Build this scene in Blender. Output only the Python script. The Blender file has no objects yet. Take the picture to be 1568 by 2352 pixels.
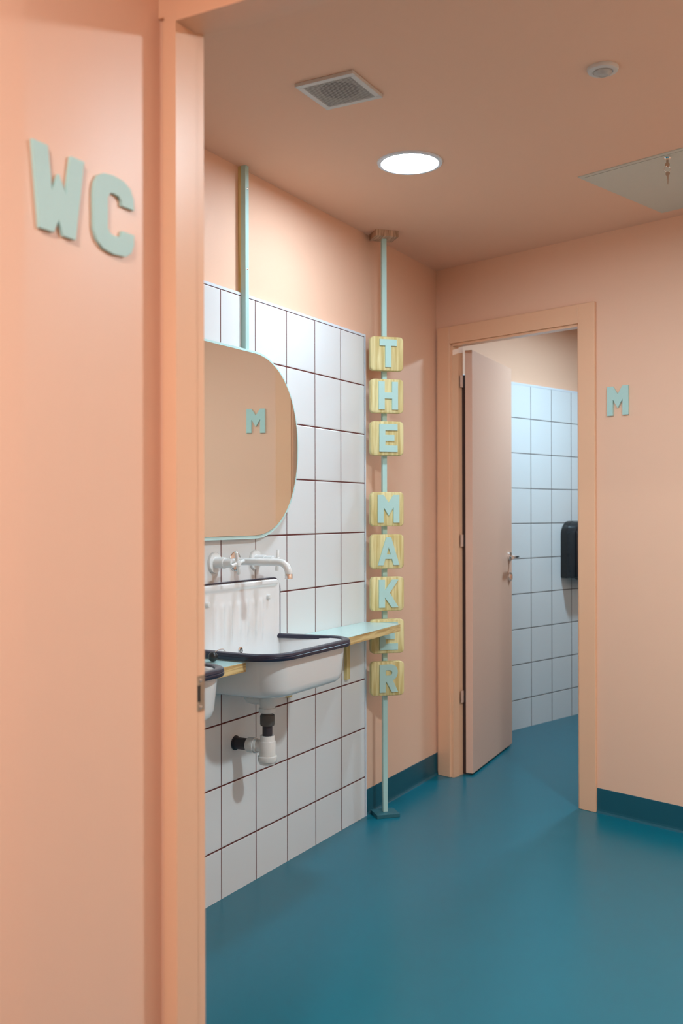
import bpy, bmesh, math, random
from mathutils import Vector, Matrix

S = bpy.context.scene
COL = S.collection
H = 2.394                       # ceiling height
YB, BA = 4.399, 0.29526         # corner of the back wall on the left wall, and its angle

# ---------------------------------------------------------------- camera
cam_d = bpy.data.cameras.new('camera')
cam = bpy.data.objects.new('camera', cam_d)
COL.objects.link(cam)
_rt = Vector((0.87603041, 0.48225151, -0.00204999))
_up = Vector((0.00277965, -0.00079850, 0.99999582))
_fw = Vector((-0.48224786, 0.87603244, 0.00204))
cam.matrix_world = Matrix(((_rt.x, _up.x, -_fw.x, 1.89461), (_rt.y, _up.y, -_fw.y, 0.0),
                           (_rt.z, _up.z, -_fw.z, 1.23709), (0, 0, 0, 1)))
cam_d.sensor_fit = 'VERTICAL'
cam_d.sensor_height = 36.0
cam_d.sensor_width = 24.0
cam_d.lens = 2302.124 * 36.0 / 2352.0
cam_d.clip_start = 0.02
cam_d.dof.use_dof = True
cam_d.dof.focus_distance = 3.3
cam_d.dof.aperture_fstop = 4.0
S.camera = cam

# ---------------------------------------------------------------- world, exposure, lamp strengths
w = bpy.data.worlds.new('world')
S.world = w
w.use_nodes = True
w.node_tree.nodes['Background'].inputs[0].default_value = (0.9, 0.85, 0.8, 1)
w.node_tree.nodes['Background'].inputs[1].default_value = 0.05
S.view_settings.view_transform = 'Standard'
S.view_settings.look = 'None'
S.view_settings.exposure = 0.04
S.view_settings.gamma = 1.0
S.view_settings.use_curve_mapping = False
LAMP_ROOM = 152.0       # visible ceiling light
LAMP_SIDE = 490.0       # ceiling light right of the frame
LAMP_FAR = 310.0        # ceiling light of the toilet room
LAMP_HALL = 450.0        # ceiling light of the corridor where the camera stands
COOL = (0.76, 0.93, 1.0)
WARM = (0.93, 0.94, 0.94)


# ---------------------------------------------------------------- helpers
def lin(r, g, b):
    f = lambda c: (c / 255 / 12.92) if c / 255 <= 0.04045 else ((c / 255 + 0.055) / 1.055) ** 2.4
    return (f(r), f(g), f(b))


def tag(o, label=None, cat=None, group=None, kind=None):
    if label: o['label'] = label
    if cat: o['category'] = cat
    if group: o['group'] = group
    if kind: o['kind'] = kind
    return o


def obj(name, bm, mat, parent=None, smooth=False, bevel=0, seg=2, angle=40, loc=None, rz=0):
    bmesh.ops.recalc_face_normals(bm, faces=bm.faces)
    me = bpy.data.meshes.new(name)
    bm.to_mesh(me)
    bm.free()
    o = bpy.data.objects.new(name, me)
    COL.objects.link(o)
    me.materials.append(mat)
    if parent: o.parent = parent
    if loc: o.location = loc
    if rz: o.rotation_euler = (0, 0, rz)
    if smooth:
        for p in me.polygons: p.use_smooth = True
        me.set_sharp_from_angle(angle=math.radians(angle))
    if bevel:
        m = o.modifiers.new('bevel', 'BEVEL')
        m.width = bevel
        m.segments = seg
        m.limit_method = 'ANGLE'
        m.angle_limit = math.radians(50)
        for p in me.polygons: p.use_smooth = True
        m.harden_normals = True
    return o


def empty(name, loc, rz=0.0):
    o = bpy.data.objects.new(name, None)
    COL.objects.link(o)
    o.location = loc
    o.rotation_euler = (0, 0, rz)
    o.empty_display_size = 0.05
    return o


def BM(): return bmesh.new()


def box(bm, x0, x1, y0, y1, z0, z1):
    v = [bm.verts.new(p) for p in ((x0, y0, z0), (x1, y0, z0), (x1, y1, z0), (x0, y1, z0),
                                   (x0, y0, z1), (x1, y0, z1), (x1, y1, z1), (x0, y1, z1))]
    for f in ((0, 3, 2, 1), (4, 5, 6, 7), (0, 1, 5, 4), (1, 2, 6, 5), (2, 3, 7, 6), (3, 0, 4, 7)):
        bm.faces.new([v[i] for i in f])
    return bm


def prism(bm, poly, f0, f1):
    """poly: list of 2D points; f0/f1 map (a,b) to 3D for the two caps"""
    a = [bm.verts.new(f0(*p)) for p in poly]
    b = [bm.verts.new(f1(*p)) for p in poly]
    n = len(poly)
    bm.faces.new(a)
    bm.faces.new(b)
    for i in range(n):
        bm.faces.new((a[i], a[(i + 1) % n], b[(i + 1) % n], b[i]))
    return bm


def loft(bm, rings, cap0=True, cap1=True, closed=True):
    vs = [[bm.verts.new(p) for p in r] for r in rings]
    n = len(rings[0])
    for i in range(len(vs) - 1):
        for j in range(n if closed else n - 1):
            k = (j + 1) % n
            bm.faces.new((vs[i][j], vs[i][k], vs[i + 1][k], vs[i + 1][j]))
    if cap0: bm.faces.new(vs[0])
    if cap1: bm.faces.new(vs[-1])
    return bm


def lathe(bm, prof, origin, axis=(0, 0, 1), n=32, cap=True):
    """prof: list of (radius, distance along the axis)"""
    ax = Vector(axis).normalized()
    t = Vector((0, 0, 1)) if abs(ax.z) < 0.9 else Vector((1, 0, 0))
    u = ax.cross(t).normalized()
    v = ax.cross(u)
    o = Vector(origin)
    rings = []
    for r, d in prof:
        r = max(r, 1e-5)
        rings.append([o + ax * d + (u * math.cos(2 * math.pi * i / n) + v * math.sin(2 * math.pi * i / n)) * r for i in range(n)])
    return loft(bm, rings, cap, cap)


def tube(bm, pts, r, n=16, cap=True):
    pts = [Vector(p) for p in pts]
    rings = []
    prev = None
    for i, p in enumerate(pts):
        d = (pts[min(i + 1, len(pts) - 1)] - pts[max(i - 1, 0)]).normalized()
        if prev is None:
            t = Vector((0, 0, 1)) if abs(d.z) < 0.9 else Vector((0, 1, 0))
            u = d.cross(t).normalized()
        else:
            u = (prev - d * prev.dot(d)).normalized()
        prev = u
        v = d.cross(u)
        rr = r[i] if isinstance(r, (list, tuple)) else r
        rings.append([p + (u * math.cos(2 * math.pi * k / n) + v * math.sin(2 * math.pi * k / n)) * rr for k in range(n)])
    return loft(bm, rings, cap, cap)


# ---------------------------------------------------------------- materials
def new_mat(name):
    m = bpy.data.materials.new(name)
    m.use_nodes = True
    nt = m.node_tree
    b = nt.nodes['Principled BSDF']
    return m, nt, b


def add(nt, typ, **kw):
    n = nt.nodes.new(typ)
    for k, v in kw.items():
        if k.startswith('i_'):
            n.inputs[k[2:]].default_value = v
        else:
            setattr(n, k, v)
    return n


def plain(name, rgb, rough=0.5, metal=0.0, noise=0.03, scale=60, bump=0.0, spec=0.5, coat=0.0):
    m, nt, b = new_mat(name)
    tc = add(nt, 'ShaderNodeTexCoord')
    nz = add(nt, 'ShaderNodeTexNoise')
    nz.inputs['Scale'].default_value = scale
    nz.inputs['Detail'].default_value = 4
    nt.links.new(tc.outputs['Object'], nz.inputs['Vector'])
    mr = add(nt, 'ShaderNodeMapRange')
    mr.inputs['To Min'].default_value = 1 - noise
    mr.inputs['To Max'].default_value = 1 + noise
    nt.links.new(nz.outputs['Fac'], mr.inputs['Value'])
    mx = add(nt, 'ShaderNodeVectorMath', operation='SCALE')
    mx.inputs[0].default_value = rgb
    nt.links.new(mr.outputs[0], mx.inputs['Scale'])
    nt.links.new(mx.outputs[0], b.inputs['Base Color'])
    b.inputs['Roughness'].default_value = rough
    b.inputs['Metallic'].default_value = metal
    b.inputs['Specular IOR Level'].default_value = spec
    b.inputs['Coat Weight'].default_value = coat
    b.inputs['Coat Roughness'].default_value = 0.08
    if bump:
        bp = add(nt, 'ShaderNodeBump')
        bp.inputs['Strength'].default_value = bump
        bp.inputs['Distance'].default_value = 0.002
        nt.links.new(nz.outputs['Fac'], bp.inputs['Height'])
        nt.links.new(bp.outputs[0], b.inputs['Normal'])
    return m


def wood(name, light, dark, stretch=(18, 18, 1.1), rough=0.55):
    m, nt, b = new_mat(name)
    tc = add(nt, 'ShaderNodeTexCoord')
    oi = add(nt, 'ShaderNodeObjectInfo')
    cr = add(nt, 'ShaderNodeCombineXYZ')
    mu = add(nt, 'ShaderNodeMath', operation='MULTIPLY')
    mu.inputs[1].default_value = 37.0
    nt.links.new(oi.outputs['Random'], mu.inputs[0])
    for i in range(3): nt.links.new(mu.outputs[0], cr.inputs[i])
    va = add(nt, 'ShaderNodeVectorMath', operation='ADD')
    nt.links.new(tc.outputs['Object'], va.inputs[0])
    nt.links.new(cr.outputs[0], va.inputs[1])
    mp = add(nt, 'ShaderNodeMapping')
    mp.inputs['Scale'].default_value = stretch
    nt.links.new(va.outputs[0], mp.inputs[0])
    n1 = add(nt, 'ShaderNodeTexNoise')
    n1.inputs['Scale'].default_value = 4.5
    n1.inputs['Detail'].default_value = 5
    n1.inputs['Distortion'].default_value = 0.6
    nt.links.new(mp.outputs[0], n1.inputs['Vector'])
    rp = add(nt, 'ShaderNodeValToRGB')
    rp.color_ramp.elements[0].position = 0.36
    rp.color_ramp.elements[0].color = (*dark, 1)
    rp.color_ramp.elements[1].position = 0.62
    rp.color_ramp.elements[1].color = (*light, 1)
    nt.links.new(n1.outputs['Fac'], rp.inputs[0])
    nt.links.new(rp.outputs[0], b.inputs['Base Color'])
    b.inputs['Roughness'].default_value = rough
    return m


def tiles(name, base, grout, a_axis, a0, aw, z0, zh, gw_a, gw_z, rough=0.28):
    """glazed tiles laid in a square grid, by object coordinates; a_axis 'X' or 'Y'"""
    m, nt, b = new_mat(name)
    tc = add(nt, 'ShaderNodeTexCoord')
    sp = add(nt, 'ShaderNodeSeparateXYZ')
    nt.links.new(tc.outputs['Object'], sp.inputs[0])

    def dist(out, off, size):
        s = add(nt, 'ShaderNodeMath', operation='SUBTRACT'); s.inputs[1].default_value = off
        nt.links.new(out, s.inputs[0])
        d = add(nt, 'ShaderNodeMath', operation='DIVIDE'); d.inputs[1].default_value = size
        nt.links.new(s.outputs[0], d.inputs[0])
        p = add(nt, 'ShaderNodeMath', operation='PINGPONG'); p.inputs[1].default_value = 0.5
        nt.links.new(d.outputs[0], p.inputs[0])
        q = add(nt, 'ShaderNodeMath', operation='MULTIPLY'); q.inputs[1].default_value = size
        nt.links.new(p.outputs[0], q.inputs[0])
        fl = add(nt, 'ShaderNodeMath', operation='FLOOR')
        nt.links.new(d.outputs[0], fl.inputs[0])
        return q.outputs[0], fl.outputs[0]
    da, ia = dist(sp.outputs[a_axis], a0, aw)
    dz, iz = dist(sp.outputs['Z'], z0, zh)

    def mask(out, half, soft):
        r = add(nt, 'ShaderNodeMapRange')
        r.inputs['From Min'].default_value = half - soft
        r.inputs['From Max'].default_value = half + soft
        nt.links.new(out, r.inputs['Value'])
        return r.outputs[0]
    mn = add(nt, 'ShaderNodeMath', operation='MINIMUM')
    nt.links.new(mask(da, gw_a / 2, 0.0004), mn.inputs[0])
    nt.links.new(mask(dz, gw_z / 2, 0.0004), mn.inputs[1])
    hb = add(nt, 'ShaderNodeMath', operation='MINIMUM')
    nt.links.new(mask(da, gw_a / 2 + 0.0012, 0.0016), hb.inputs[0])
    nt.links.new(mask(dz, gw_z / 2 + 0.0012, 0.0016), hb.inputs[1])
    # a slight difference of tone from tile to tile
    cb = add(nt, 'ShaderNodeCombineXYZ')
    nt.links.new(ia, cb.inputs[0]); nt.links.new(iz, cb.inputs[1])
    wn = add(nt, 'ShaderNodeTexWhiteNoise', noise_dimensions='3D')
    nt.links.new(cb.outputs[0], wn.inputs['Vector'])
    mr = add(nt, 'ShaderNodeMapRange')
    mr.inputs['To Min'].default_value = 0.975; mr.inputs['To Max'].default_value = 1.0
    nt.links.new(wn.outputs['Value'], mr.inputs['Value'])
    sc = add(nt, 'ShaderNodeVectorMath', operation='SCALE'); sc.inputs[0].default_value = base
    nt.links.new(mr.outputs[0], sc.inputs['Scale'])
    mx = add(nt, 'ShaderNodeMix', data_type='RGBA')
    mx.inputs[6].default_value = (*grout, 1)
    nt.links.new(mn.outputs[0], mx.inputs[0])
    nt.links.new(sc.outputs[0], mx.inputs[7])
    nt.links.new(mx.outputs[2], b.inputs['Base Color'])
    rr = add(nt, 'ShaderNodeMapRange')
    rr.inputs['To Min'].default_value = 0.9; rr.inputs['To Max'].default_value = rough
    nt.links.new(mn.outputs[0], rr.inputs['Value'])
    nt.links.new(rr.outputs[0], b.inputs['Roughness'])
    bp = add(nt, 'ShaderNodeBump')
    bp.inputs['Strength'].default_value = 0.6
    bp.inputs['Distance'].default_value = 0.0015
    nt.links.new(hb.outputs[0], bp.inputs['Height'])
    nt.links.new(bp.outputs[0], b.inputs['Normal'])
    return m


def glow(name, rgb, strength):
    m = bpy.data.materials.new(name)
    m.use_nodes = True
    nt = m.node_tree
    nt.nodes.clear()
    e = add(nt, 'ShaderNodeEmission')
    e.inputs[0].default_value = (*rgb, 1)
    e.inputs[1].default_value = strength
    o = add(nt, 'ShaderNodeOutputMaterial')
    nt.links.new(e.outputs[0], o.inputs[0])
    return m


PEACH = (0.86, 0.545, 0.385)
M = dict(
    paint=plain('peach_wall_paint', PEACH, 0.55, noise=0.02, scale=300, bump=0.03, spec=0.35),
    ceil=plain('peach_ceiling_paint', (0.85, 0.53, 0.375), 0.8, noise=0.02, scale=200, spec=0.2),
    satin=plain('peach_satin_wall_paint', PEACH, 0.42, noise=0.02, scale=300, bump=0.02, spec=0.6),
    trim=plain('peach_satin_trim_paint', (0.86, 0.51, 0.32), 0.34, noise=0.01, spec=0.5),
    door=plain('peach_door_paint', (0.78, 0.50, 0.38), 0.38, noise=0.015, spec=0.5),
    floor=plain('teal_vinyl_floor', (0.002, 0.142, 0.205), 0.30, noise=0.05, scale=7, bump=0.0, spec=0.42),
    skirt=plain('teal_vinyl_skirting', (0.010, 0.095, 0.135), 0.4, noise=0.03, scale=12, spec=0.4),
    edge=plain('white_plastic_edge_trim', (0.72, 0.78, 0.86), 0.4, noise=0.01),
    mint=plain('mint_paint', (0.46, 0.69, 0.65), 0.5, noise=0.02, scale=90, bump=0.05),
    lam=plain('mint_laminate', (0.56, 0.80, 0.78), 0.22, noise=0.01),
    enamel=plain('white_enamel', (0.82, 0.83, 0.83), 0.16, noise=0.005, coat=0.3),
    plast=plain('white_plastic', (0.78, 0.78, 0.76), 0.35, noise=0.01),
    faucet=plain('white_coated_metal', (0.80, 0.81, 0.80), 0.25, noise=0.005, coat=0.2),
    navy=plain('navy_plastic_rim', (0.018, 0.020, 0.045), 0.28, noise=0.04, spec=0.5),
    black=plain('black_plastic', (0.012, 0.012, 0.013), 0.35, noise=0.03),
    blackglossy=plain('smoked_black_plastic', (0.012, 0.014, 0.018), 0.16, noise=0.02),
    dpipe=plain('dark_grey_pipe', (0.035, 0.03, 0.04), 0.45, noise=0.04),
    gpipe=plain('grey_rubber_coupling', (0.10, 0.092, 0.085), 0.6, noise=0.05),
    chrome=plain('chrome', (0.80, 0.80, 0.80), 0.12, metal=1.0, noise=0.01),
    steel=plain('brushed_steel', (0.48, 0.43, 0.36), 0.34, metal=1.0, noise=0.08, scale=120),
    gedge=plain('dark_green_glass_edge', (0.06, 0.13, 0.11), 0.2),
    gap_shade=plain('dark_brown_gap_shade', (0.05, 0.022, 0.018), 0.7),  # shade of the hinge gap as a dark colour
    dark=plain('dark_hollow', (0.02, 0.018, 0.016), 0.8, noise=0.02),
    vent=plain('vent_white_plastic', (0.62, 0.60, 0.58), 0.5, noise=0.01),
    duct=plain('dark_duct', (0.07, 0.06, 0.055), 0.8, noise=0.05),
    vent_back=plain('grey_vent_backing', (0.27, 0.25, 0.23), 0.8),
    hatch=plain('grey_white_hatch_board', (0.60, 0.58, 0.50), 0.55, noise=0.02),
    paper=plain('white_paper', (0.78, 0.78, 0.78), 0.8, noise=0.02, scale=200, bump=0.1),
    pine=wood('pine_wood', (0.80, 0.70, 0.36), (0.58, 0.44, 0.16)),
    pine_h=wood('pine_edge_wood', (0.76, 0.58, 0.27), (0.46, 0.27, 0.09), stretch=(18, 1.4, 22)),
    pine_r=wood('pale_raw_wood', (0.66, 0.46, 0.32), (0.36, 0.22, 0.14), stretch=(30, 1.5, 4)),
    plate=plain('teal_painted_wood', (0.022, 0.13, 0.165), 0.5, noise=0.04),
    tile=tiles('white_wall_tiles_red_grout', (0.80, 0.815, 0.82), lin(98, 42, 36), 'Y', 3.2376, 0.2, 1.96287, 0.2, 0.0044, 0.0050),
    tilef=tiles('white_wall_tiles_brown_grout', (0.78, 0.83, 0.86), lin(70, 52, 50), 'Y', 1.215, 0.211, 1.99, 0.2025, 0.0045, 0.0042),
)
_m, _nt, _b = new_mat('mirror_silver')
_tc = add(_nt, 'ShaderNodeTexCoord'); _nz = add(_nt, 'ShaderNodeTexNoise'); _nz.inputs['Scale'].default_value = 3
_nt.links.new(_tc.outputs['Object'], _nz.inputs['Vector'])
_mr = add(_nt, 'ShaderNodeMapRange'); _mr.inputs['To Min'].default_value = 0.0; _mr.inputs['To Max'].default_value = 0.006
_nt.links.new(_nz.outputs['Fac'], _mr.inputs['Value']); _nt.links.new(_mr.outputs[0], _b.inputs['Roughness'])
_b.inputs['Metallic'].default_value = 1.0
_b.inputs['Base Color'].default_value = (0.90, 0.93, 0.88, 1)
M['mirror'] = _m

# ================================================================ structure
def struct(name, bm, mat, parent=None, **kw):
    o = obj(name, bm, mat, parent, **kw)
    if not parent: o['kind'] = 'structure'
    return o


bm = BM(); box(bm, -0.8, 5.4, -2.0, 8.2, -0.06, 0.0)
struct('floor', bm, M['floor'])
bm = BM(); box(bm, -0.8, 5.4, -2.0, 8.2, H, H + 0.06)
struct('ceiling', bm, M['ceil'])

# left wall: painted wall, tile cladding and its white edge profile
bm = BM(); box(bm, -0.14, -0.012, 1.36, 4.43, 0.0, H)
wl = struct('wall_left', bm, M['paint'])
bm = BM(); box(bm, -0.0125, 0.0, 1.36, 3.6376, 0.0, 1.96287)
tp = obj('tile_cladding', bm, M['tile'], wl)
tp['label'] = 'white square tiles with dark red grout'
bm = BM()
box(bm, -0.0125, 0.0015, 3.6376, 3.6475, 0.0, 1.9720)
box(bm, -0.0125, 0.0015, 1.36, 3.6376, 1.9629, 1.9720)
obj('edge_profile', bm, M['edge'], wl)

BR = (0, YB, 0)
# back wall, in its own frame: x runs along the wall, y goes through it
bm = BM()
box(bm, -0.30, 0.050, 0.0, 0.085, 0.0, H)
box(bm, 0.800, 3.6, 0.0, 0.085, 0.0, H)
box(bm, 0.050, 0.800, 0.0, 0.085, 2.070, H)
struct('wall_back', bm, M['paint'], loc=BR, rz=-BA)

# toilet room behind the back wall
bm = BM(); box(bm, -0.45, -0.337, -0.02, 3.4, 0.0, H)
wf = struct('wall_toilet_left', bm, M['paint'], loc=BR, rz=-BA)
bm = BM(); box(bm, -0.3375, -0.325, 0.0, 3.3, 0.0, 1.978)
obj('tile_cladding', bm, M['tilef'], wf)
bm = BM(); box(bm, -0.3375, -0.3235, 0.0, 3.3, 1.978, 1.990)
obj('edge_profile', bm, M['edge'], wf)
bm = BM(); box(bm, -0.45, 1.5, 3.3, 3.4, 0.0, H)
struct('wall_toilet_end', bm, M['paint'], loc=BR, rz=-BA)
bm = BM(); box(bm, 1.4, 1.5, 0.085, 3.3, 0.0, H)
struct('wall_toilet_right', bm, M['paint'], loc=BR, rz=-BA)

# right wall of the washroom, front wall with the doorway, corridor
bm = BM(); box(bm, 3.05, 3.15, 1.36, 3.6, 0.0, H)
struct('wall_right', bm, M['paint'])
XJ = 0.8915
bm = BM()
box(bm, -0.14, 0.856, 1.285, 1.362, 0.0, H)
box(bm, 1.745, 3.15, 1.285, 1.362, 0.0, H)
box(bm, 0.855, 1.745, 1.285, 1.362, 2.050, H)
struct('wall_front', bm, M['paint'])
bm = BM()
prism(bm, [(0.8535, 1.2860), (0.8535, 0.9990), (0.8510, 0.9880), (0.8450, 0.9650), (0.790, 0.78), (0.70, 0.50), (0.70, 1.2860)], lambda x, y: (x, y, 0.0), lambda x, y: (x, y, H))
struct('wall_corridor_pier', bm, M['satin'], smooth=True, angle=80)
bm = BM(); box(bm, 0.60, 0.700, -1.5, 1.2860, 0.0, H)
struct('wall_corridor_left', bm, M['satin'])
bm = BM(); box(bm, 3.0, 3.1, -1.5, 1.2855, 0.0, H)
struct('wall_corridor_right', bm, M['paint'])
bm = BM(); box(bm, 0.60, 3.1, -1.6, -1.5, 0.0, H)
struct('wall_corridor_back', bm, M['paint'])


# skirtings: coved vinyl profile swept along a wall
def skirting(name, a, b, inward, h=0.101, **kw):
    a = Vector(a); b = Vector(b); n = Vector(inward).normalized()
    prof = [(0, 0), (0.012, 0), (0.0075, 0.003), (0.0045, 0.008), (0.0035, 0.016), (0.0030, h - 0.001), (0.0018, h), (0, h)]
    bm = BM()
    prism(bm, prof, lambda d, z: (a.x + n.x * d, a.y + n.y * d, z), lambda d, z: (b.x + n.x * d, b.y + n.y * d, z))
    return struct(name, bm, M['skirt'], **kw)


skirting('baseboard_left', (-0.012, 3.6475), (-0.012, 4.41), (1, 0))
_db = Vector((math.cos(BA), -math.sin(BA))); _nb = Vector((math.sin(BA), math.cos(BA)))
def sn(s, n): return (_db.x * s + _nb.x * n, YB + _db.y * s + _nb.y * n)
skirting('baseboard_back', sn(0.8535, 0), sn(3.15, 0), (-_nb.x, -_nb.y))

# ---- front doorway (door frame nearest the camera)
bm = BM()
YF = 1.276
# lining with a rebate on the far side
prism(bm, [(0.8680, YF), (XJ, YF), (XJ, 1.3290), (0.8885, 1.3295), (0.8885, 1.3540), (0.8550, 1.3620), (0.8550, 1.2860), (0.8680, 1.2860)],
      lambda x, y: (x, y, 0.0), lambda x, y: (x, y, 2.0400))
prism(bm, [(1.745, YF), (1.712, YF), (1.712, 1.3290), (1.720, 1.3300), (1.720, 1.3590), (1.745, 1.3590)],
      lambda x, y: (x, y, 0.0), lambda x, y: (x, y, 2.0400))
d1 = struct('door_1', bm, M['trim'])
d1['label'] = 'peach door frame nearest the camera'
bm = BM()
prism(bm, [(YF + 0.0003, 2.027), (YF + 0.0003, 2.040), (1.2860, 2.0400), (1.2860, 2.052), (1.359, 2.052), (1.359, 2.035), (1.330, 2.035), (1.329, 2.027)],
      lambda y, z: (XJ - 0.0065, y, z), lambda y, z: (1.718, y, z))
obj('head_jamb', bm, M['trim'], d1)
bm = BM(); box(bm, 0.8530, 1.737, 1.2790, 1.2860, 2.0396, 2.115)
obj('architrave', bm, M['trim'], d1, bevel=0.002)
bm = BM(); box(bm, 1.737, 1.810, 1.270, 1.2860, 0.0, 2.110)
obj('architrave', bm, M['trim'], d1, bevel=0.002)
# strike plate with two screws and a latch hole
bm = BM()
sx = 0.8886
# plate built as strips round the latch hole
def sbox(y0, y1, z0, z1): box(bm, sx - 0.0004, sx + 0.0014, y0, y1, z0, z1)
sbox(1.3300, 1.3520, 0.9120, 0.9270)
sbox(1.3300, 1.3520, 0.9545, 0.9705)
sbox(1.3405, 1.3520, 0.9270, 0.9545)
sbox(1.3305, 1.3317, 0.9270, 0.9545)
stp = obj('strike_plate', bm, M['steel'], d1)
stp['label'] = 'metal strike plate with two screws'
for zc in (0.9185, 0.9625):
    bm = BM(); lathe(bm, [(0.0028, 0), (0.0028, 0.0010), (0.0018, 0.0019), (0.0, 0.0021)], (sx + 0.0010, 1.3395, zc), (1, 0, 0), 16)
    obj('screw', bm, M['chrome'], stp, smooth=True)
bm = BM(); box(bm, sx - 0.0002, sx + 0.0004, 1.3312, 1.3405, 0.9270, 0.9545)
obj('latch_hole', bm, M['dark'], stp)

# ---- toilet doorway in the back wall with its open leaf (frame coordinates s, n)
bm = BM()
prism(bm, [(0.045, -0.003), (0.090, -0.003), (0.090, 0.042), (0.080, 0.043), (0.080, 0.085), (0.045, 0.085)],
      lambda x, y: (x, y, 0.0), lambda x, y: (x, y, 2.052))
prism(bm, [(0.805, -0.003), (0.766, -0.003), (0.766, 0.042), (0.775, 0.043), (0.775, 0.085), (0.805, 0.085)],
      lambda x, y: (x, y, 0.0), lambda x, y: (x, y, 2.052))
d2 = struct('door_2', bm, M['trim'], loc=BR, rz=-BA)
d2['label'] = 'peach door frame and open door to the toilet room'
bm = BM()
prism(bm, [(-0.003, 2.024), (-0.003, 2.075), (0.085, 2.075), (0.085, 2.034), (0.043, 2.034), (0.042, 2.024)],
      lambda y, z: (0.080, y, z), lambda y, z: (0.775, y, z))
obj('head_jamb', bm, M['trim'], d2)
for x0, x1, z0, z1 in ((0.004, 0.078, 0.0, 2.116), (0.7745, 0.854, 0.0, 2.116), (0.078, 0.7745, 2.035, 2.116)):
    bm = BM(); box(bm, x0, x1, -0.014, 0.001, z0, z1)
    obj('architrave', bm, M['trim'], d2, bevel=0.0025)
# leaf, built along its own length from the hinge
hx, hy = 0.1325, 0.0895
ang = math.atan2(0.7359 - hy, -0.1129 - hx)
leaf_len = math.hypot(0.7359 - hy, -0.1129 - hx)
bm = BM(); box(bm, 0.0, leaf_len, 0.0, 0.035, 0.010, 2.012)
leaf = obj('door_leaf', bm, M['door'], d2, bevel=0.0015, loc=(hx, hy, 0), rz=ang)
leaf['label'] = 'open peach door leaf'
for zc in (1.864, 1.110, 0.372):
    bm = BM()
    lathe(bm, [(0.0, -0.032), (0.0035, -0.0315), (0.0062, -0.029), (0.0062, -0.0005), (0.0050, 0.0), (0.0062, 0.0005), (0.0062, 0.029), (0.0035, 0.0315), (0.0, 0.032)],
          (0.0935, 0.0865, zc), (0, 0, 1), 16)
    box(bm, 0.0905, 0.0925, 0.050, 0.0865, zc - 0.028, zc + 0.028)
    obj('hinge', bm, M['chrome'], d2, smooth=True)
bm = BM(); box(bm, 0.0800, 0.0975, 0.0790, 0.0830, 0.004, 1.895)
obj('hinge_gap_shade', bm, M['gap_shade'], d2)  # added dark strip: the shade in the gap beside the leaf, put into colour
# lever handle and lock rosette on the visible face (leaf face y = 0, outward is -y)
# x position 6 cm from the free edge
hxp = leaf_len - 0.055
bm = BM()
lathe(bm, [(0.0245, 0), (0.0245, 0.0085), (0.0230, 0.0100), (0.0, 0.0100)], (hxp, 0.0, 1.010), (0, -1, 0), 32)
lev = obj('door_handle', bm, M['chrome'], leaf, smooth=True)
bm = BM()
tube(bm, [(hxp, -0.009, 1.010), (hxp, -0.036, 1.010), (hxp - 0.001, -0.043, 1.010), (hxp - 0.006, -0.048, 1.010), (hxp - 0.014, -0.050, 1.010), (hxp - 0.105, -0.050, 1.010)], 0.0088, 20)
obj('lever', bm, M['chrome'], leaf, smooth=True)
bm = BM()
lathe(bm, [(0.0245, 0), (0.0245, 0.0085), (0.0230, 0.0100), (0.0, 0.0100)], (hxp, 0.0, 0.903), (0, -1, 0), 32)
box(bm, hxp - 0.004, hxp + 0.004, -0.018, -0.009, 0.889, 0.917)
obj('lock_rosette', bm, M['chrome'], leaf, smooth=True)

# ================================================================ ceiling fittings
def ceiling_light(x, y, strength, rgb, label, r=0.108):
    t = empty('ceiling_light', (x, y, H))
    tag(t, label, 'ceiling light')
    bm = BM()
    lathe(bm, [(r * 0.865, -0.0015), (r * 0.875, -0.006), (r * 0.93, -0.0075), (r * 0.985, -0.005), (r, 0.0), (r * 0.865, 0.0)], (0, 0, 0), (0, 0, 1), 64, cap=False)
    obj('rim', bm, M['edge'], t, smooth=True)
    bm = BM()
    lathe(bm, [(0.0, -0.0040), (r * 0.5, -0.0038), (r * 0.868, -0.0028), (r * 0.868, -0.0005), (0.0, -0.0005)], (0, 0, 0), (0, 0, 1), 64, cap=False)
    obj('diffuser', bm, glow('lamp_diffuser_glow', rgb, strength), t, smooth=True)
    return t


ceiling_light(0.504, 2.997, LAMP_ROOM, (0.66, 0.85, 1.0), 'round lit white ceiling light above the letter sign')
ceiling_light(2.12, 2.45, LAMP_SIDE, COOL, 'round ceiling light right of the access hatch, outside the photo')
p = sn(0.52, 1.15)
ceiling_light(p[0], p[1], LAMP_FAR, (0.58, 0.84, 1.0), 'round ceiling light inside the toilet room')
ceiling_light(1.42, -0.20, LAMP_HALL, WARM, 'round ceiling light of the corridor behind the camera')

# exhaust vent
t = empty('ceiling_vent', (0.577, 2.386, H))
tag(t, 'square white exhaust vent with slats on the peach ceiling', 'vent')
bm = BM()
o_, i_ = 0.0885, 0.0720
for x0, x1, y0, y1 in ((-o_, o_, -o_, -i_), (-o_, o_, i_, o_), (-o_, -i_, -i_, i_), (i_, o_, -i_, i_)):
    box(bm, x0, x1, y0, y1, -0.010, 0.0)
obj('frame', bm, M['vent'], t, bevel=0.0015)
bm = BM()
n = 22
for i in range(n):
    yy = -i_ + (i + 0.5) * 2 * i_ / n
    box(bm, -i_, i_, yy - 0.0010, yy + 0.0010, -0.0092, -0.0086)
gr = obj('grille', bm, M['vent'], t)
gr['label'] = 'fine slats of the vent'
bm = BM(); box(bm, -i_, i_, -i_, i_, -0.0060, -0.0005)
obj('backing', bm, M['vent_back'], t)  # plain grey plate behind the slats
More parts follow.
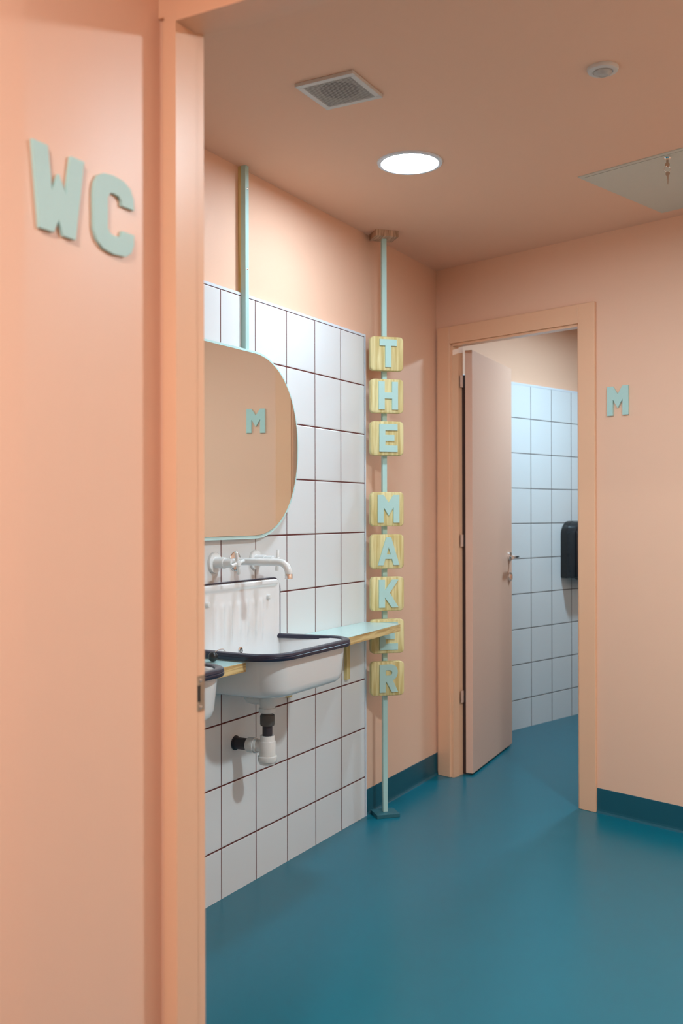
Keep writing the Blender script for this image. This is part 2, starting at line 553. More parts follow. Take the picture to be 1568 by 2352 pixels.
bm = BM(); lathe(bm, [(0.0, -0.0068), (0.048, -0.0068), (0.053, -0.0060), (0.0, -0.0060)], (0.004, -0.004, 0), (0, 0, 1), 48, cap=False)
obj('duct_opening', bm, M['duct'], t)  # flat dark disc standing for the open duct

# motion detector
t = empty('motion_detector', (1.237, 2.606, H))
tag(t, 'small round white detector on the ceiling', 'detector')
bm = BM()
lathe(bm, [(0.0, 0.0), (0.040, 0.0), (0.0405, -0.004), (0.038, -0.009), (0.030, -0.0115), (0.026, -0.0110), (0.0245, -0.009), (0.0, -0.009)], (0, 0, 0), (0, 0, 1), 48, cap=False)
obj('housing', bm, M['vent'], t, smooth=True)
bm = BM()
lathe(bm, [(0.0235, -0.008), (0.0235, -0.0125), (0.019, -0.0175), (0.012, -0.0200), (0.0105, -0.0185), (0.0, -0.0185)], (0, 0, 0), (0, 0, 1), 40, cap=False)
obj('lens', bm, plain('milky_detector_lens', (0.45, 0.44, 0.42), 0.3), t, smooth=True)

# access hatch, aligned with the back wall
t = empty('access_hatch', (0.948, 3.406, H), -BA)
tag(t, 'grey-white access hatch with a lock in the ceiling', 'hatch')
L = 0.585
bm = BM()
g = 0.016
for x0, x1, y0, y1 in ((0, L, 0, g), (0, L, L - g, L), (0, g, g, L - g), (L - g, L, g, L - g)):
    box(bm, x0, x1, y0, y1, -0.0030, 0.0)
obj('frame', bm, M['hatch'], t)
bm = BM(); box(bm, g + 0.0015, L - g - 0.0015, g + 0.0015, L - g - 0.0015, -0.0040, 0.0)
obj('panel', bm, M['hatch'], t)
bm = BM()
kx, ky = 0.3115, 0.0360
lathe(bm, [(0.0, -0.004), (0.0125, -0.004), (0.0125, -0.0065), (0.0095, -0.0095), (0.0, -0.0095)], (kx, ky, 0), (0, 0, 1), 32, cap=False)
obj('lock', bm, M['chrome'], t, smooth=True)
kp = Vector((0.948, 3.406)) + Vector((_db.x * kx + _nb.x * ky, _db.y * kx + _nb.y * ky))
t = empty('key_bunch', (kp.x, kp.y, H - 0.0095), 0.3)
tag(t, 'small keys hanging on a ring from the ceiling hatch lock', 'keys')
bm = BM()
box(bm, -0.0035, 0.0035, -0.0008, 0.0008, -0.012, 0.004)
lathe(bm, [(0.0075, -0.0009), (0.0075, 0.0009)], (0, 0, -0.019), (0, 1, 0), 24)
obj('key', bm, M['steel'], t)
bm = BM()
tube(bm, [(0.010 * math.sin(a), 0.003 * math.sin(a), -0.033 + 0.010 * math.cos(a)) for a in [i * 2 * math.pi / 28 for i in range(29)]], 0.0008, 8)
obj('key_ring', bm, M['chrome'], t, smooth=True)
bm = BM()
lathe(bm, [(0.0070, -0.0009), (0.0070, 0.0009)], (0.001, 0, -0.048), (0, 1, 0), 24)
prism(bm, [(-0.0025, -0.052), (0.0045, -0.052), (0.0040, -0.078), (0.0020, -0.084), (-0.0002, -0.080), (-0.0012, -0.074), (-0.0004, -0.070), (-0.0018, -0.066), (-0.0008, -0.062)],
      lambda x, z: (x, -0.0009, z), lambda x, z: (x, 0.0009, z))
obj('key', bm, M['steel'], t)

# ================================================================ letters
GL = {
    'T': [[(0, 1), (.65, 1), (.65, .765), (.44, .765), (.44, 0), (.21, 0), (.21, .765), (0, .765)]],
    'H': [[(0, 1), (.225, 1), (.225, .61), (.505, .61), (.505, 1), (.73, 1), (.73, 0), (.505, 0), (.505, .39), (.225, .39), (.225, 0), (0, 0)]],
    'E': [[(0, 1), (.69, 1), (.69, .77), (.225, .77), (.225, .61), (.57, .61), (.57, .39), (.225, .39), (.225, .23), (.69, .23), (.69, 0), (0, 0)]],
    'M': [[(0, 1), (.225, 1), (.41, .72), (.595, 1), (.82, 1), (.82, 0), (.595, 0), (.595, .55), (.41, .25), (.225, .55), (.225, 0), (0, 0)]],
    'A': [[(.315, 1), (.505, 1), (.82, 0), (.60, 0), (.53, .225), (.28, .225), (.21, 0), (0, 0)], [(.408, .635), (.485, .385), (.335, .385)]],
    'K': [[(0, 1), (.225, 1), (.225, .62), (.50, 1), (.74, 1), (.41, .53), (.74, 0), (.49, 0), (.225, .36), (.225, 0), (0, 0)]],
    'R': [[(0, 1), (.43, 1), (.50, .99), (.58, .955), (.64, .895), (.675, .82), (.685, .73), (.675, .64), (.645, .56), (.59, .49), (.50, .43), (.70, 0), (.46, 0), (.24, .395), (.225, .395), (.225, 0), (0, 0)],
          [(.225, .79), (.40, .79), (.445, .765), (.47, .71), (.455, .655), (.41, .61), (.225, .60)]],
}


def letter_mesh(splines, depth, bevel=0.0006):
    """splines in metres, in the XZ plane, front face at y = 0 looking to -y, back at y = depth"""
    cu = bpy.data.curves.new('letter', 'CURVE')
    cu.dimensions = '2D'
    cu.fill_mode = 'BOTH'
    for sp in splines:
        s = cu.splines.new('POLY')
        s.points.add(len(sp) - 1)
        for i, (x, y) in enumerate(sp): s.points[i].co = (x, y, 0, 1)
        s.use_cyclic_u = True
    cu.extrude = depth / 2
    tmp = bpy.data.objects.new('letter', cu)
    COL.objects.link(tmp)
    dg = bpy.context.evaluated_depsgraph_get()
    me = bpy.data.meshes.new_from_object(tmp.evaluated_get(dg))
    bpy.data.objects.remove(tmp)
    bpy.data.curves.remove(cu)
    # curve plane XY, normal Z  ->  XZ plane, front toward -Y
    me.transform(Matrix(((1, 0, 0, 0), (0, 0, -1, depth / 2), (0, 1, 0, 0), (0, 0, 0, 1))))
    bm = BM(); bm.from_mesh(me)
    bmesh.ops.remove_doubles(bm, verts=bm.verts, dist=1e-5)
    bpy.data.meshes.remove(me)
    return bm


def glyph(ch, h, wscale=1.0):
    g = GL[ch]
    wd = max(p[0] for p in g[0])
    return [[((x - wd / 2) * h * wscale, z * h) for x, z in sp] for sp in g]


# WC on the pier, letter by letter, in the plane of the pier (y, z)
Wp = [(1.0120, 1.7600), (1.0410, 1.7600), (1.0494, 1.6980), (1.0625, 1.7255), (1.0769, 1.7000), (1.0864, 1.7585), (1.1138, 1.7585),
      (1.0962, 1.6375), (1.0715, 1.6375), (1.0623, 1.6585), (1.0530, 1.6385), (1.0252, 1.6385)]
Cp = [(1.1333, 1.7210), (1.1360, 1.7360), (1.1430, 1.7475), (1.1560, 1.7545), (1.1760, 1.7570), (1.2010, 1.7550), (1.2160, 1.7470), (1.2235, 1.7330), (1.2250, 1.7150), (1.1963, 1.7150),
      (1.1948, 1.7235), (1.1890, 1.7280), (1.1758, 1.7295), (1.1690, 1.7270), (1.1650, 1.7190), (1.1647, 1.6740), (1.1690, 1.6665), (1.1780, 1.6640), (1.1890, 1.6650), (1.1955, 1.6690), (1.1965, 1.6760), (1.2250, 1.6760),
      (1.2245, 1.6600), (1.2185, 1.6460), (1.2060, 1.6380), (1.1780, 1.6355), (1.1540, 1.6390), (1.1400, 1.6500), (1.1340, 1.6650)]
_f = lambda P: [((y - 1.2250) * 0.9918 + 1.2138, (z - 1.6375) * 0.9835 + 1.6345) for y, z in P]
Wp, Cp = _f(Wp), _f(Cp)
for ch, P, lab in (('W', Wp, 'mint green letter W on the peach wall left of the door frame'), ('C', Cp, 'mint green letter C on the peach wall left of the door frame')):
    cy = sum(p[0] for p in P) / len(P); cz = sum(p[1] for p in P) / len(P)
    bm = letter_mesh([[(y - cy, z - cz) for y, z in P]], 0.0055)
    o = obj('letter', bm, M['mint'], loc=(0.8590, cy, cz), rz=math.pi / 2, bevel=0.0006)
    tag(o, lab, 'letter', 'WC letters')

bm = letter_mesh(glyph('M', 0.1195, 0.985), 0.0075)
px, py = sn(0.9560, -0.0078)
o = obj('letter', bm, M['mint'], loc=(px, py, 1.6365), rz=-BA, bevel=0.0006)
tag(o, 'mint green letter M on the wall right of the toilet door', 'letter')

# ================================================================ letter sign post
PHI = 0.791
px, py = 0.0600, 3.6970
sign = empty('sign_post', (px, py, 0), PHI)
tag(sign, 'mint sign post of square pine blocks with mint letters', 'sign')
bm = BM(); box(bm, -0.049, 0.049, -0.047, 0.040, 0.0, 0.0150)
obj('base_plate', bm, M['plate'], sign, bevel=0.001)
bm = BM(); box(bm, -0.049, 0.049, -0.047, 0.040, H - 0.0260, H)
cp = obj('ceiling_plate', bm, M['pine_r'], sign, bevel=0.001)
cp['label'] = 'raw wood plate against the ceiling'
bm = BM(); box(bm, -0.0095, 0.0095, -0.0095, 0.0095, 0.0150, H - 0.0260)
obj('pole', bm, M['mint'], sign, bevel=0.0006)
# block front-face centre fitted in the world, brought into the sign's frame
fx, fy = 0.0894 - px, 3.668 - py
cl, sl = math.cos(PHI), math.sin(PHI)
bx, by = fx * cl + fy * sl, -fx * sl + fy * cl
z0, dz, gap, bw_, bh = 1.9600, 0.1726, 0.1161, 0.1425, 0.1393
words = ['T', 'H', 'E', None, 'M', 'A', 'K', 'E', 'R']


def rrect(w_, h_, r, n=6):
    pts = []
    for cx, cz, a0 in ((w_ / 2 - r, h_ / 2 - r, 0), (-w_ / 2 + r, h_ / 2 - r, 90), (-w_ / 2 + r, -h_ / 2 + r, 180), (w_ / 2 - r, -h_ / 2 + r, 270)):
        for i in range(n + 1):
            a = math.radians(a0 + 90 * i / n)
            pts.append((cx + r * math.cos(a), cz + r * math.sin(a)))
    return pts


k = 0
block_mesh = None
for ch in words:
    if ch is None: continue
    zt = z0 - dz * k - (gap if k >= 3 else 0)
    zc = zt - bh / 2
    if block_mesh is None:
        bm = BM()
        rings = []
        for y_, ins in ((0.0, 0.0035), (0.0012, 0.0012), (0.0035, 0.0), (0.0235, 0.0), (0.0262, 0.0015), (0.027, 0.004)):
            rings.append([(x, y_, z) for x, z in rrect(bw_ - 2 * ins, bh - 2 * ins, 0.017 - ins * 0.6)])
        loft(bm, rings)
        blk = obj('block', bm, M['pine'], sign, smooth=True, angle=50)
        block_mesh = blk.data
    else:
        blk = bpy.data.objects.new('block', block_mesh)
        COL.objects.link(blk)
        blk.parent = sign
    blk.location = (bx, by, zc)
    blk['label'] = 'pine block with the mint letter %s' % ch
    lh = 0.1135
    bm = letter_mesh(glyph(ch, lh), 0.0050)
    lt = obj('letter', bm, M['mint'], blk, bevel=0.0004)
    lt.location = (0.0035, -0.0052, -lh / 2 + 0.0015)
    k += 1

# ================================================================ mirror on its hanging bars
YM0, YM1, ZM0, ZM1 = 1.690, 3.072, 1.1550, 1.7820
ry, rz_ = 0.285, (ZM1 - ZM0) / 2
cyR, cyL, czM = YM1 - ry, YM0 + ry, (ZM0 + ZM1) / 2


def outline(ins, n=40, p=2.15):
    pts = []
    def se(a):
        c, s = math.cos(a), math.sin(a)
        return (abs(c) ** (2 / p)) * (1 if c >= 0 else -1), (abs(s) ** (2 / p)) * (1 if s >= 0 else -1)
    for i in range(n + 1):
        a = -math.pi / 2 + math.pi * i / n
        c, s = se(a)
        pts.append((cyR + c * (ry - ins), czM + s * (rz_ - ins)))
    for i in range(n + 1):
        a = math.pi / 2 + math.pi * i / n
        c, s = se(a)
        pts.append((cyL + c * (ry - ins), czM + s * (rz_ - ins)))
    return pts


mir = empty('wall_mirror', (0.0, 2.374, czM))
tag(mir, 'large rounded wall mirror in a thin mint frame', 'mirror')
def loc_m(p, x): return (x, p[0] - 2.374, p[1] - czM)
bm = BM()
loft(bm, [[loc_m(p, 0.0185) for p in outline(0.0)], [loc_m(p, 0.0270) for p in outline(0.0)], [loc_m(p, 0.0280) for p in outline(0.0010)]], True, True)
fr = obj('backing_board', bm, M['lam'], mir, smooth=True, angle=30)
bm = BM()
def gl(q):
    out = []
    for y, z in outline(q + 0.0098): out.append((y - 0.0010, z + 0.0015))
    return out
loft(bm, [[loc_m(p, 0.0281) for p in gl(0.0)], [loc_m(p, 0.0308) for p in gl(0.0)]], True, False)
obj('glass_edge', bm, M['gedge'], mir, smooth=True, angle=30)
bm = BM()
loft(bm, [[loc_m(p, 0.0295) for p in gl(0.0004)], [loc_m(p, 0.0310) for p in gl(0.0004)]], True, True)
obj('mirror_glass', bm, M['mirror'], mir)

for yb, lab in ((2.7530, 'mint bar hanging from the ceiling down to the mirror'), (1.975, 'mint hanging bar at the near end of the mirror')):
    t = empty('hanging_bar', (0.0, yb, ZM1 - 0.05))
    tag(t, lab, 'bar', 'mirror hanging bars')
    zb = ZM1 - 0.05
    bm = BM(); box(bm, 0.0, 0.0185, 0.0, 0.0200, 0.0, H - zb)
    obj('bar', bm, M['mint'], t, bevel=0.0006)
    bm = BM(); box(bm, -0.0120, 0.0, 0.001, 0.0190, 1.9725 - zb, H - zb)
    sb = obj('spacer', bm, M['pine'], t)
    sb['label'] = 'unpainted wood strip behind the bar'
    for zz in (2.318, 2.050):
        bm = BM(); lathe(bm, [(0.0034, 0), (0.0034, 0.0008), (0.0020, 0.0017), (0.0, 0.0018)], (0.0185, 0.0100, zz - zb), (1, 0, 0), 16)
        obj('screw', bm, M['chrome'], t, smooth=True)

# ================================================================ shelf round the sinks
ZS = 0.7970
XS = 0.190
CS = 2.730          # centre of the farther sink
DS = -0.72          # offset of the nearer sink
for y0, y1, xa, xb, brs, lab in (
        (2.975, 3.630, XS + 0.010, XS - 0.026, (3.458, 3.023), 'mint topped pine shelf between the farther sink and the letter sign'),
        (2.485 + DS + 0.48, 2.478, XS + 0.012, XS + 0.014, (), 'short mint topped pine shelf between the two sinks'),
        (1.450, 2.485 + DS, XS + 0.012, XS + 0.012, (1.520,), 'mint topped pine shelf left of the nearer sink, behind the door frame')):
    shelf = empty('wall_shelf', (0.0, y0, ZS - 0.029))
    tag(shelf, lab, 'shelf', 'shelves beside the sinks')
    poly = [(0.001, 0.0), (xa, 0.0), (xb, y1 - y0), (0.001, y1 - y0)]
    bm = BM()
    prism(bm, poly, lambda x, y: (x, y, 0.0), lambda x, y: (x, y, 0.0275))
    obj('board', bm, M['pine_h'], shelf)
    bm = BM()
    prism(bm, poly, lambda x, y: (x, y, 0.0275), lambda x, y: (x, y, 0.029))
    obj('laminate_top', bm, M['lam'], shelf)
    for yb_ in brs:
        bm = BM(); box(bm, 0.0005, 0.0130, yb_ - y0, yb_ + 0.028 - y0, 0.585 - (ZS - 0.029), 0.0)
        obj('bracket', bm, M['pine'], shelf, bevel=0.001)

# ================================================================ sinks
def upath(x1, yl, yr, r, fl, x0=0.004, n=12):
    """U path of a rim from the wall at the far side, round the front, back to the wall; flared sides"""
    pts = [(x0, yr - fl)]
    for i in range(n + 1):
        a = math.pi / 2 * (1 - i / n)
        pts.append((x1 - r + r * math.cos(a), yr - r + r * math.sin(a)))
    for i in range(n + 1):
        a = -math.pi / 2 * i / n
        pts.append((x1 - r + r * math.cos(a), yl + r + r * math.sin(a)))
    pts.append((x0, yl + fl * 0.4))
    return pts


def uring(x1, yl, yr, r, z, fl=0.0, x0=0.004): return [Vector((x, y, z)) for x, y in upath(x1, yl, yr, r, fl, x0)]


ZR = 0.8215
BZ0, BZT = 0.700, 1.0160
BY0, BY1 = 2.462, 2.962


def make_sink():
    t = empty('wall_sink', (0.0, CS, 0.67))
    tag(t, 'white enamel wall sink with navy rim, the farther one beside the letter sign', 'sink', 'wall sinks with navy rims')
    O = Vector((0.0, CS, 0.67))
    # basin: outer shell then inner shell
    R = []
    def ring(x1, yl, yr, r, z, fl=0.0): R.append([p - O for p in uring(x1, yl, yr, r, z, fl)])
    ring(0.15, 2.64, 2.86, 0.05, 0.6715)
    ring(0.225, 2.585, 2.930, 0.07, 0.6720)
    ring(0.254, 2.560, 2.958, 0.080, 0.6745)
    ring(0.268, 2.545, 2.974, 0.078, 0.6800)
    ring(0.276, 2.535, 2.981, 0.074, 0.6890)
    ring(0.280, 2.528, 2.984, 0.073, 0.7050)
    ring(0.290, 2.503, 2.986, 0.072, 0.7950)
    ring(0.292, 2.498, 2.986, 0.074, 0.8120, 0.02)
    ring(0.288, 2.502, 2.976, 0.080, 0.8160, 0.02)
    ring(0.282, 2.508, 2.970, 0.078, 0.8120, 0.02)
    ring(0.272, 2.530, 2.965, 0.085, 0.7250)
    ring(0.262, 2.545, 2.955, 0.085, 0.6950)
    ring(0.235, 2.575, 2.930, 0.080, 0.6840)
    ring(0.15, 2.64, 2.86, 0.05, 0.6800)
    bm = BM(); loft(bm, R)
    obj('basin', bm, M['enamel'], t, smooth=True, angle=60)
    # splashback: pressed sheet with a raised border and vertical ribs
    NY, NZ = 150, 70
    c = (BY0 + BY1) / 2; W = (BY1 - BY0) / 2; rr = 0.040
    def sm(a, b, x):
        q = min(1, max(0, (x - a) / (b - a))); return q * q * (3 - 2 * q)
    def height(y, z):
        e = min(W - abs(y - c), BZT - z)
        hgt = 0.0155 + 0.0055 * (1 - sm(0.016, 0.030, e)) - 0.006 * (1 - sm(0.0, 0.007, e))
        for yr_, wr in ((-0.135, 0.009), (-0.090, 0.013), (-0.045, 0.009), (0.0, 0.014), (0.045, 0.009), (0.090, 0.013), (0.135, 0.009)):
            d = (y - c - yr_) / wr
            if abs(d) < 3:
                top = BZT - 0.058
                a = (1 - sm(top - 0.020, top, z)) * sm(0.79, 0.86, z)
                hgt += 0.0046 * math.exp(-d * d) * a
        return hgt
    bm = BM()
    grid = []
    for j in range(NZ + 1):
        z = BZ0 + (BZT - BZ0) * (1 - (1 - j / NZ) ** 1.25)
        w_ = W
        if z > BZT - rr: w_ = W - rr + math.sqrt(max(0, rr * rr - (z - (BZT - rr)) ** 2))
        row = []
        for i in range(NY + 1):
            y = c + w_ * (2 * i / NY - 1)
            row.append(bm.verts.new((height(y, z), y - CS, z - 0.67)))
        grid.append(row)
    for j in range(NZ):
        for i in range(NY):
            bm.faces.new((grid[j][i], grid[j][i + 1], grid[j + 1][i + 1], grid[j + 1][i]))
    rim = [grid[j][0] for j in range(NZ + 1)] + grid[NZ][1:-1] + [grid[j][NY] for j in range(NZ, -1, -1)] + grid[0][1:-1][::-1]
    back = [bm.verts.new((0.001, v.co.y, v.co.z)) for v in rim]
    for i in range(len(rim)):
        k2 = (i + 1) % len(rim)
        bm.faces.new((rim[i], rim[k2], back[k2], back[i]))
    obj('splashback', bm, M['enamel'], t, smooth=True, angle=60)
    # dark edge strip round the splashback
    path = [(BY0, 0.80)]
    for i in range(9):
        a = math.pi - math.pi / 2 * i / 8
        path.append((BY0 + rr + rr * math.cos(a), BZT - rr + rr * math.sin(a)))
    for i in range(9):
        a = math.pi / 2 - math.pi / 2 * i / 8
        path.append((BY1 - rr + rr * math.cos(a), BZT - rr + rr * math.sin(a)))
    path.append((BY1, 0.80))
    inn = []
    for i, (y, z) in enumerate(path):
        dy, dz_ = c - y, 0.9 - z
        inn.append((y, z))
    bm = BM()
    secs = []
    for i, (y, z) in enumerate(path):
        a = Vector(path[max(i - 1, 0)]); b = Vector(path[min(i + 1, len(path) - 1)])
        d = (b - a).normalized(); nrm = Vector((-d.y, d.x))   # outward
        o1 = Vector((y, z)) + nrm * 0.0028
        i1 = Vector((y, z)) - nrm * 0.0010
        secs.append([(0.001, o1.x - CS, o1.y - 0.67), (0.0185, o1.x - CS, o1.y - 0.67), (0.0185, i1.x - CS, i1.y - 0.67), (0.001, i1.x - CS, i1.y - 0.67)])
    loft(bm, secs)
    obj('splashback_edging', bm, M['navy'], t)
    # thick two-tier rim
    prof = [(-0.003, -0.021), (0.003, -0.0205), (0.0045, -0.0180), (0.0045, -0.0110), (0.0032, -0.0098), (0.0032, -0.0088), (0.0040, -0.0075), (0.0020, -0.0015),
            (-0.003, 0.0005), (-0.014, 0.0010), (-0.020, -0.0010), (-0.0225, -0.0050), (-0.0225, -0.0120), (-0.020, -0.0140), (-0.006, -0.0140)]
    base = upath(0.3160, 2.466, 2.996, 0.105, 0.035, 0.002, 16)
    secs = []
    for i, p in enumerate(base):
        a = Vector(base[max(i - 1, 0)]); b = Vector(base[min(i + 1, len(base) - 1)])
        d = (b - a).normalized(); nrm = Vector((-d.y, d.x))
        if i in (0, len(base) - 1): nrm = Vector((0, 1)) if i == 0 else Vector((0, -1))
        secs.append([(p[0] + nrm.x * u_, p[1] + nrm.y * u_ - CS, ZR + v_ - 0.67) for u_, v_ in prof])
    bm = BM(); loft(bm, secs)
    obj('rim', bm, M['navy'], t, smooth=True, angle=35)
    for yb in (2.539, 2.888):
        bm = BM(); lathe(bm, [(0.0085, 0.0), (0.0085, 0.009), (0.0070, 0.0115), (0.0, 0.0122)], (0.0155, yb - CS, 0.955 - 0.67), (1, 0, 0), 24)
        obj('bolt_cap', bm, M['plast'], t, smooth=True)
    # overflow rosette
    bm = BM(); lathe(bm, [(0.0135, 0.0), (0.0135, 0.002), (0.0115, 0.0035), (0.0, 0.0035)], (0.0155, 2.722 - CS, 0.7890 - 0.67), (1, 0, 0), 32)
    ov = obj('overflow', bm, M['chrome'], t, smooth=True)
    bm = BM()
    for k_ in range(6):
        a = k_ * math.pi / 3
        lathe(bm, [(0.0022, 0), (0.0022, 0.0006)], (0.0188, 2.722 - CS + 0.0065 * math.cos(a), 0.7890 - 0.67 + 0.0065 * math.sin(a)), (1, 0, 0), 12)
    obj('overflow_hole', bm, M['dark'], ov)
    bm = BM(); lathe(bm, [(0.028, 0.0), (0.028, 0.002), (0.020, 0.003), (0.0, 0.001)], (0.126, 2.715 - CS, 0.6805 - 0.67), (0, 0, 1), 32)
    obj('drain', bm, M['chrome'], t, smooth=True)
    # black plug ball lying over the rim on its bead chain
    pc = Vector((0.124, 2.424, 0.8140)) - O
    bm = BM(); lathe(bm, [(0.0145 * math.sin(math.pi * i / 16), -0.0150 * math.cos(math.pi * i / 16)) for i in range(17)], pc, (0.15, 0.1, 1), 28)
    pg = obj('plug', bm, M['black'], t, smooth=True)
    bm = BM()
    cpts = []
    for i in range(34):
        q = i / 33
        cpts.append(pc + Vector((0.004 - 0.01 * q, 0.006 + 0.090 * q, 0.0150 + 0.003 * math.sin(math.pi * min(1, q * 1.6)) - 0.06 * max(0, q - 0.55))))
    for p_ in cpts:
        bmesh.ops.create_icosphere(bm, subdivisions=1, radius=0.0014, matrix=Matrix.Translation(p_))
    obj('bead_chain', bm, M['chrome'], pg, smooth=True)
    return t


def dup(root, loc, **props):
    r = root.copy(); COL.objects.link(r); r.location = loc
    for k_, v_ in props.items(): r[k_] = v_
    for ch in root.children:
        c = ch.copy(); COL.objects.link(c); c.parent = r
        for g_ in ch.children:
            d = g_.copy(); COL.objects.link(d); d.parent = c
            for q_ in g_.children:
                e = q_.copy(); COL.objects.link(e); e.parent = d
    return r


sink = make_sink()
dup(sink, (0.0, CS + DS, 0.67), label='white enamel wall sink with navy rim, the nearer one cut off by the door frame')

# ---- faucet
def make_faucet():
    y0, z0_ = 2.714, 1.0830
    t = empty('wall_faucet', (0.0, y0, z0_))
    tag(t, 'white wall faucet with two cross handles above the farther sink', 'faucet', 'white wall faucets')
    bm = BM()
    pts = [(0.0, 0, 0), (0.172, 0, 0)]
    cxx, czz, rad = 0.172, -0.036, 0.036
    for i in range(1, 10):
        a = math.pi / 2 * i / 10
        pts.append((cxx + rad * math.sin(a), 0, czz + rad * math.cos(a)))
    pts += [(cxx + rad, 0, czz), (cxx + rad, 0, czz - 0.001)]
    tube(bm, pts, 0.0118, 24)
    sp = obj('spout', bm, M['faucet'], t, smooth=True)
    bm = BM(); lathe(bm, [(0.0119, 0.0), (0.0125, -0.0012), (0.0125, -0.0150), (0.0108, -0.0165), (0.0, -0.0165)], (cxx + rad, 0, czz), (0, 0, 1), 28)
    obj('aerator', bm, M['chrome'], sp, smooth=True)
    bm = BM(); lathe(bm, [(0.0320, 0.0), (0.0320, 0.003), (0.0300, 0.0048), (0.0125, 0.0055), (0.0, 0.0055)], (0.0, 0, 0), (1, 0, 0), 40)
    fl = obj('spout_flange', bm, M['chrome'], t, smooth=True)
    for yo, rot in ((-0.115, 12), (0.117, 84)):
        bm = BM()
        lathe(bm, [(0.0340, 0.0), (0.0340, 0.006), (0.0320, 0.0085), (0.0185, 0.0090), (0.0175, 0.0100), (0.0175, 0.0440), (0.0170, 0.0450), (0.0145, 0.0455), (0.0145, 0.0740), (0.0120, 0.0760), (0.0090, 0.0765), (0.0090, 0.0850)],
              (0, yo, 0), (1, 0, 0), 40)
        v = obj('valve', bm, M['faucet'], t, smooth=True)
        bm = BM()
        lathe(bm, [(0.0085, 0.0), (0.0100, 0.0012), (0.0100, 0.0130), (0.0085, 0.0145), (0.0, 0.0150)], (0.0845, yo, 0), (1, 0, 0), 24)
        for q in (0, 90):
            a = math.radians(rot + q)
            d = Vector((0, math.cos(a), math.sin(a)))
            c0 = Vector((0.0915, yo, 0))
            tube(bm, [c0 - d * 0.0350, c0 - d * 0.0335, c0, c0 + d * 0.0335, c0 + d * 0.0350], [0.0048, 0.0056, 0.0056, 0.0056, 0.0048], 16)
        obj('cross_handle', bm, M['faucet'], t, smooth=True)
    return t


fa = make_faucet()
dup(fa, (0.0, 2.714 + DS, 1.0830), label='white wall faucet with cross handles above the nearer sink')

# ---- drain trap
def make_trap():
    cx, cy = 0.1260, 2.7150
    t = empty('drain_trap', (cx, cy, 0.431))
    tag(t, 'white bottle trap with dark pipe under the farther sink', 'drain pipe', 'drain traps under the sinks')
    def z(v): return v - 0.431
    bm = BM()
    lathe(bm, [(0.0245, z(0.672)), (0.0245, z(0.617)), (0.0235, z(0.614)), (0.0275, z(0.6125)), (0.0275, z(0.6000)), (0.0260, z(0.5985)), (0.0, z(0.5985))], (0, 0, 0), (0, 0, 1), 32)
    obj('waste_fitting', bm, M['plast'], t, smooth=True)
    bm = BM()
    tube(bm, [(-0.010, 0, z(0.638)), (-0.045, -0.004, z(0.637)), (-0.062, -0.006, z(0.640)), (-0.070, -0.007, z(0.652)), (-0.072, -0.007, z(0.672))], [0.016, 0.016, 0.018, 0.018, 0.018], 20)
    obj('overflow_elbow', bm, M['plast'], t, smooth=True)
    bm = BM()
    lathe(bm, [(0.0190, z(0.599)), (0.0190, z(0.592)), (0.0225, z(0.5905)), (0.0235, z(0.588)), (0.0235, z(0.562)), (0.0220, z(0.557)), (0.0165, z(0.556))], (0, 0, 0), (0, 0, 1), 32)
    obj('coupling', bm, M['gpipe'], t, smooth=True)
    bm = BM(); lathe(bm, [(0.0162, z(0.558)), (0.0162, z(0.515))], (0, 0, 0), (0, 0, 1), 28)
    obj('riser_pipe', bm, M['dpipe'], t, smooth=True)
    bm = BM()
    lathe(bm, [(0.0165, z(0.5240)), (0.0225, z(0.5250)), (0.0235, z(0.5230)), (0.0235, z(0.5090)), (0.0250, z(0.5070)), (0.0265, z(0.5050)), (0.0265, z(0.4600)), (0.0310, z(0.4585)), (0.0315, z(0.4560)),
               (0.0315, z(0.4430)), (0.0295, z(0.4400)), (0.0265, z(0.4390)), (0.0255, z(0.4330)), (0.0220, z(0.4310)), (0.0, z(0.4310))], (0, 0, 0), (0, 0, 1), 36)
    bt = obj('bottle_trap', bm, M['plast'], t, smooth=True)
    zz = z(0.4870)
    bm = BM()
    lathe(bm, [(0.0190, 0.018), (0.0190, 0.035), (0.0225, 0.036), (0.0225, 0.046), (0.0250, 0.0465), (0.0250, 0.070), (0.0235, 0.074), (0.0190, 0.075)], (0, 0, zz), (-1, 0, 0), 32)
    obj('compression_nut', bm, M['plast'], t, smooth=True)
    bm = BM()
    lathe(bm, [(0.0195, 0.070), (0.0195, cx - 0.0045), (0.0235, cx - 0.0040), (0.0240, cx - 0.0005), (0.0195, cx - 0.0002)], (0, 0, zz), (-1, 0, 0), 32)
    obj('wall_pipe', bm, M['dpipe'], t, smooth=True)
    return t


tr = make_trap()
dup(tr, (0.1260, 2.7150 + DS, 0.431), label='white bottle trap with dark pipe under the nearer sink')

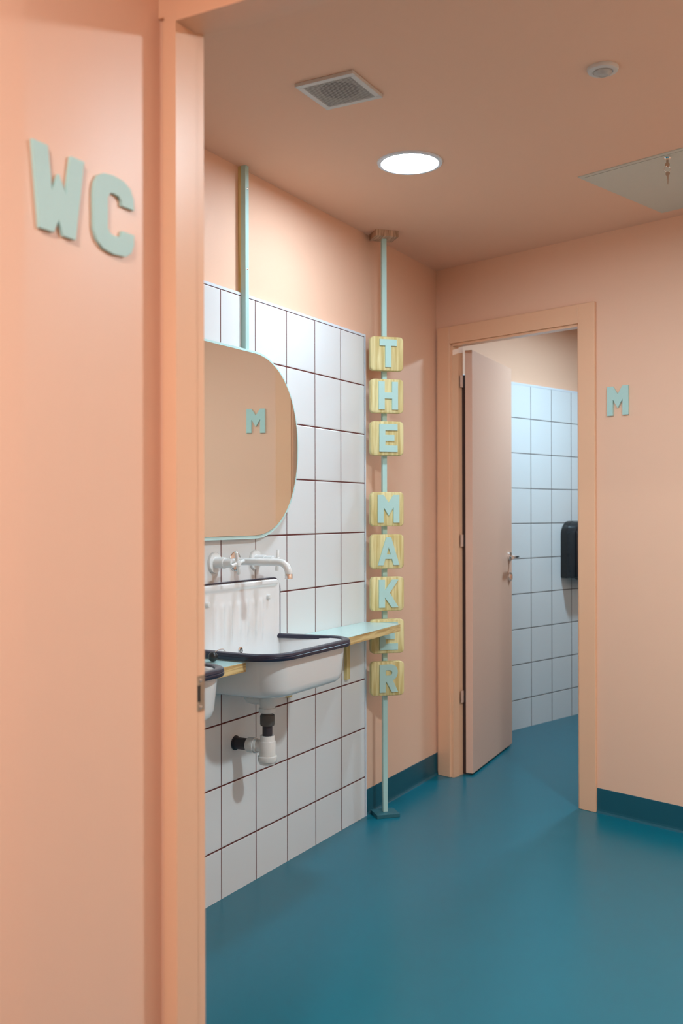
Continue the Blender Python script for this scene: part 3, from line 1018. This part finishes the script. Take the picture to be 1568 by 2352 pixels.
# ================================================================ paper towel dispenser in the toilet room
def towel_dispenser():
    n0, n1, za, zb = 1.520, 1.830, 0.848, 1.192
    p0 = sn(-0.325, (n0 + n1) / 2)
    t = empty('towel_dispenser', (p0[0], p0[1], za), -BA)
    tag(t, 'black paper towel dispenser on the white tiles of the toilet room', 'dispenser')
    w2, hh = (n1 - n0) / 2, zb - za
    # outline in (y, z) with big rounded top corners
    def ol(ins, r):
        pts = []
        for i in range(11):
            a = math.radians(180 - 90 * i / 10)
            pts.append((-w2 + ins + r + r * math.cos(a), hh - ins - r + r * math.sin(a)))
        for i in range(11):
            a = math.radians(90 - 90 * i / 10)
            pts.append((w2 - ins - r + r * math.cos(a), hh - ins - r + r * math.sin(a)))
        for i in range(5):
            a = math.radians(-90 * i / 4)
            pts.append((w2 - ins - 0.012 + 0.012 * math.cos(a), ins + 0.012 + 0.012 * math.sin(a)))
        for i in range(5):
            a = math.radians(-90 - 90 * i / 4)
            pts.append((-w2 + ins + 0.012 + 0.012 * math.cos(a), ins + 0.012 + 0.012 * math.sin(a)))
        return pts
    bm = BM()
    loft(bm, [[(x, y, z) for y, z in ol(ins, r)] for x, ins, r in ((0.001, 0.0, 0.085), (0.040, 0.0, 0.085), (0.041, 0.0015, 0.085))])
    obj('back_case', bm, M['black'], t, smooth=True, angle=30)
    bm = BM()
    loft(bm, [[(x, y, z) for y, z in ol(ins, r)] for x, ins, r in ((0.0415, 0.001, 0.085), (0.080, 0.001, 0.085), (0.105, 0.004, 0.083), (0.122, 0.012, 0.078), (0.131, 0.024, 0.070), (0.135, 0.042, 0.055))])
    obj('cover', bm, M['blackglossy'], t, smooth=True, angle=60)
    bm = BM()
    prism(bm, [(-0.080, 0.004), (0.080, 0.004), (0.072, -0.006), (0.058, -0.012), (-0.058, -0.012), (-0.072, -0.006)], lambda y, z: (0.045, y, z), lambda y, z: (0.112, y, z))
    obj('chute', bm, M['black'], t)
    bm = BM()
    prism(bm, [(-0.075, 0.0), (0.075, 0.0), (0.075, -0.052), (-0.075, -0.046)], lambda y, z: (0.078 + z * 0.15, y, z), lambda y, z: (0.0795 + z * 0.15, y, z))
    pp = obj('paper_towel', bm, M['paper'], t)
    pp['label'] = 'white paper sheet hanging from the dispenser'
towel_dispenser()
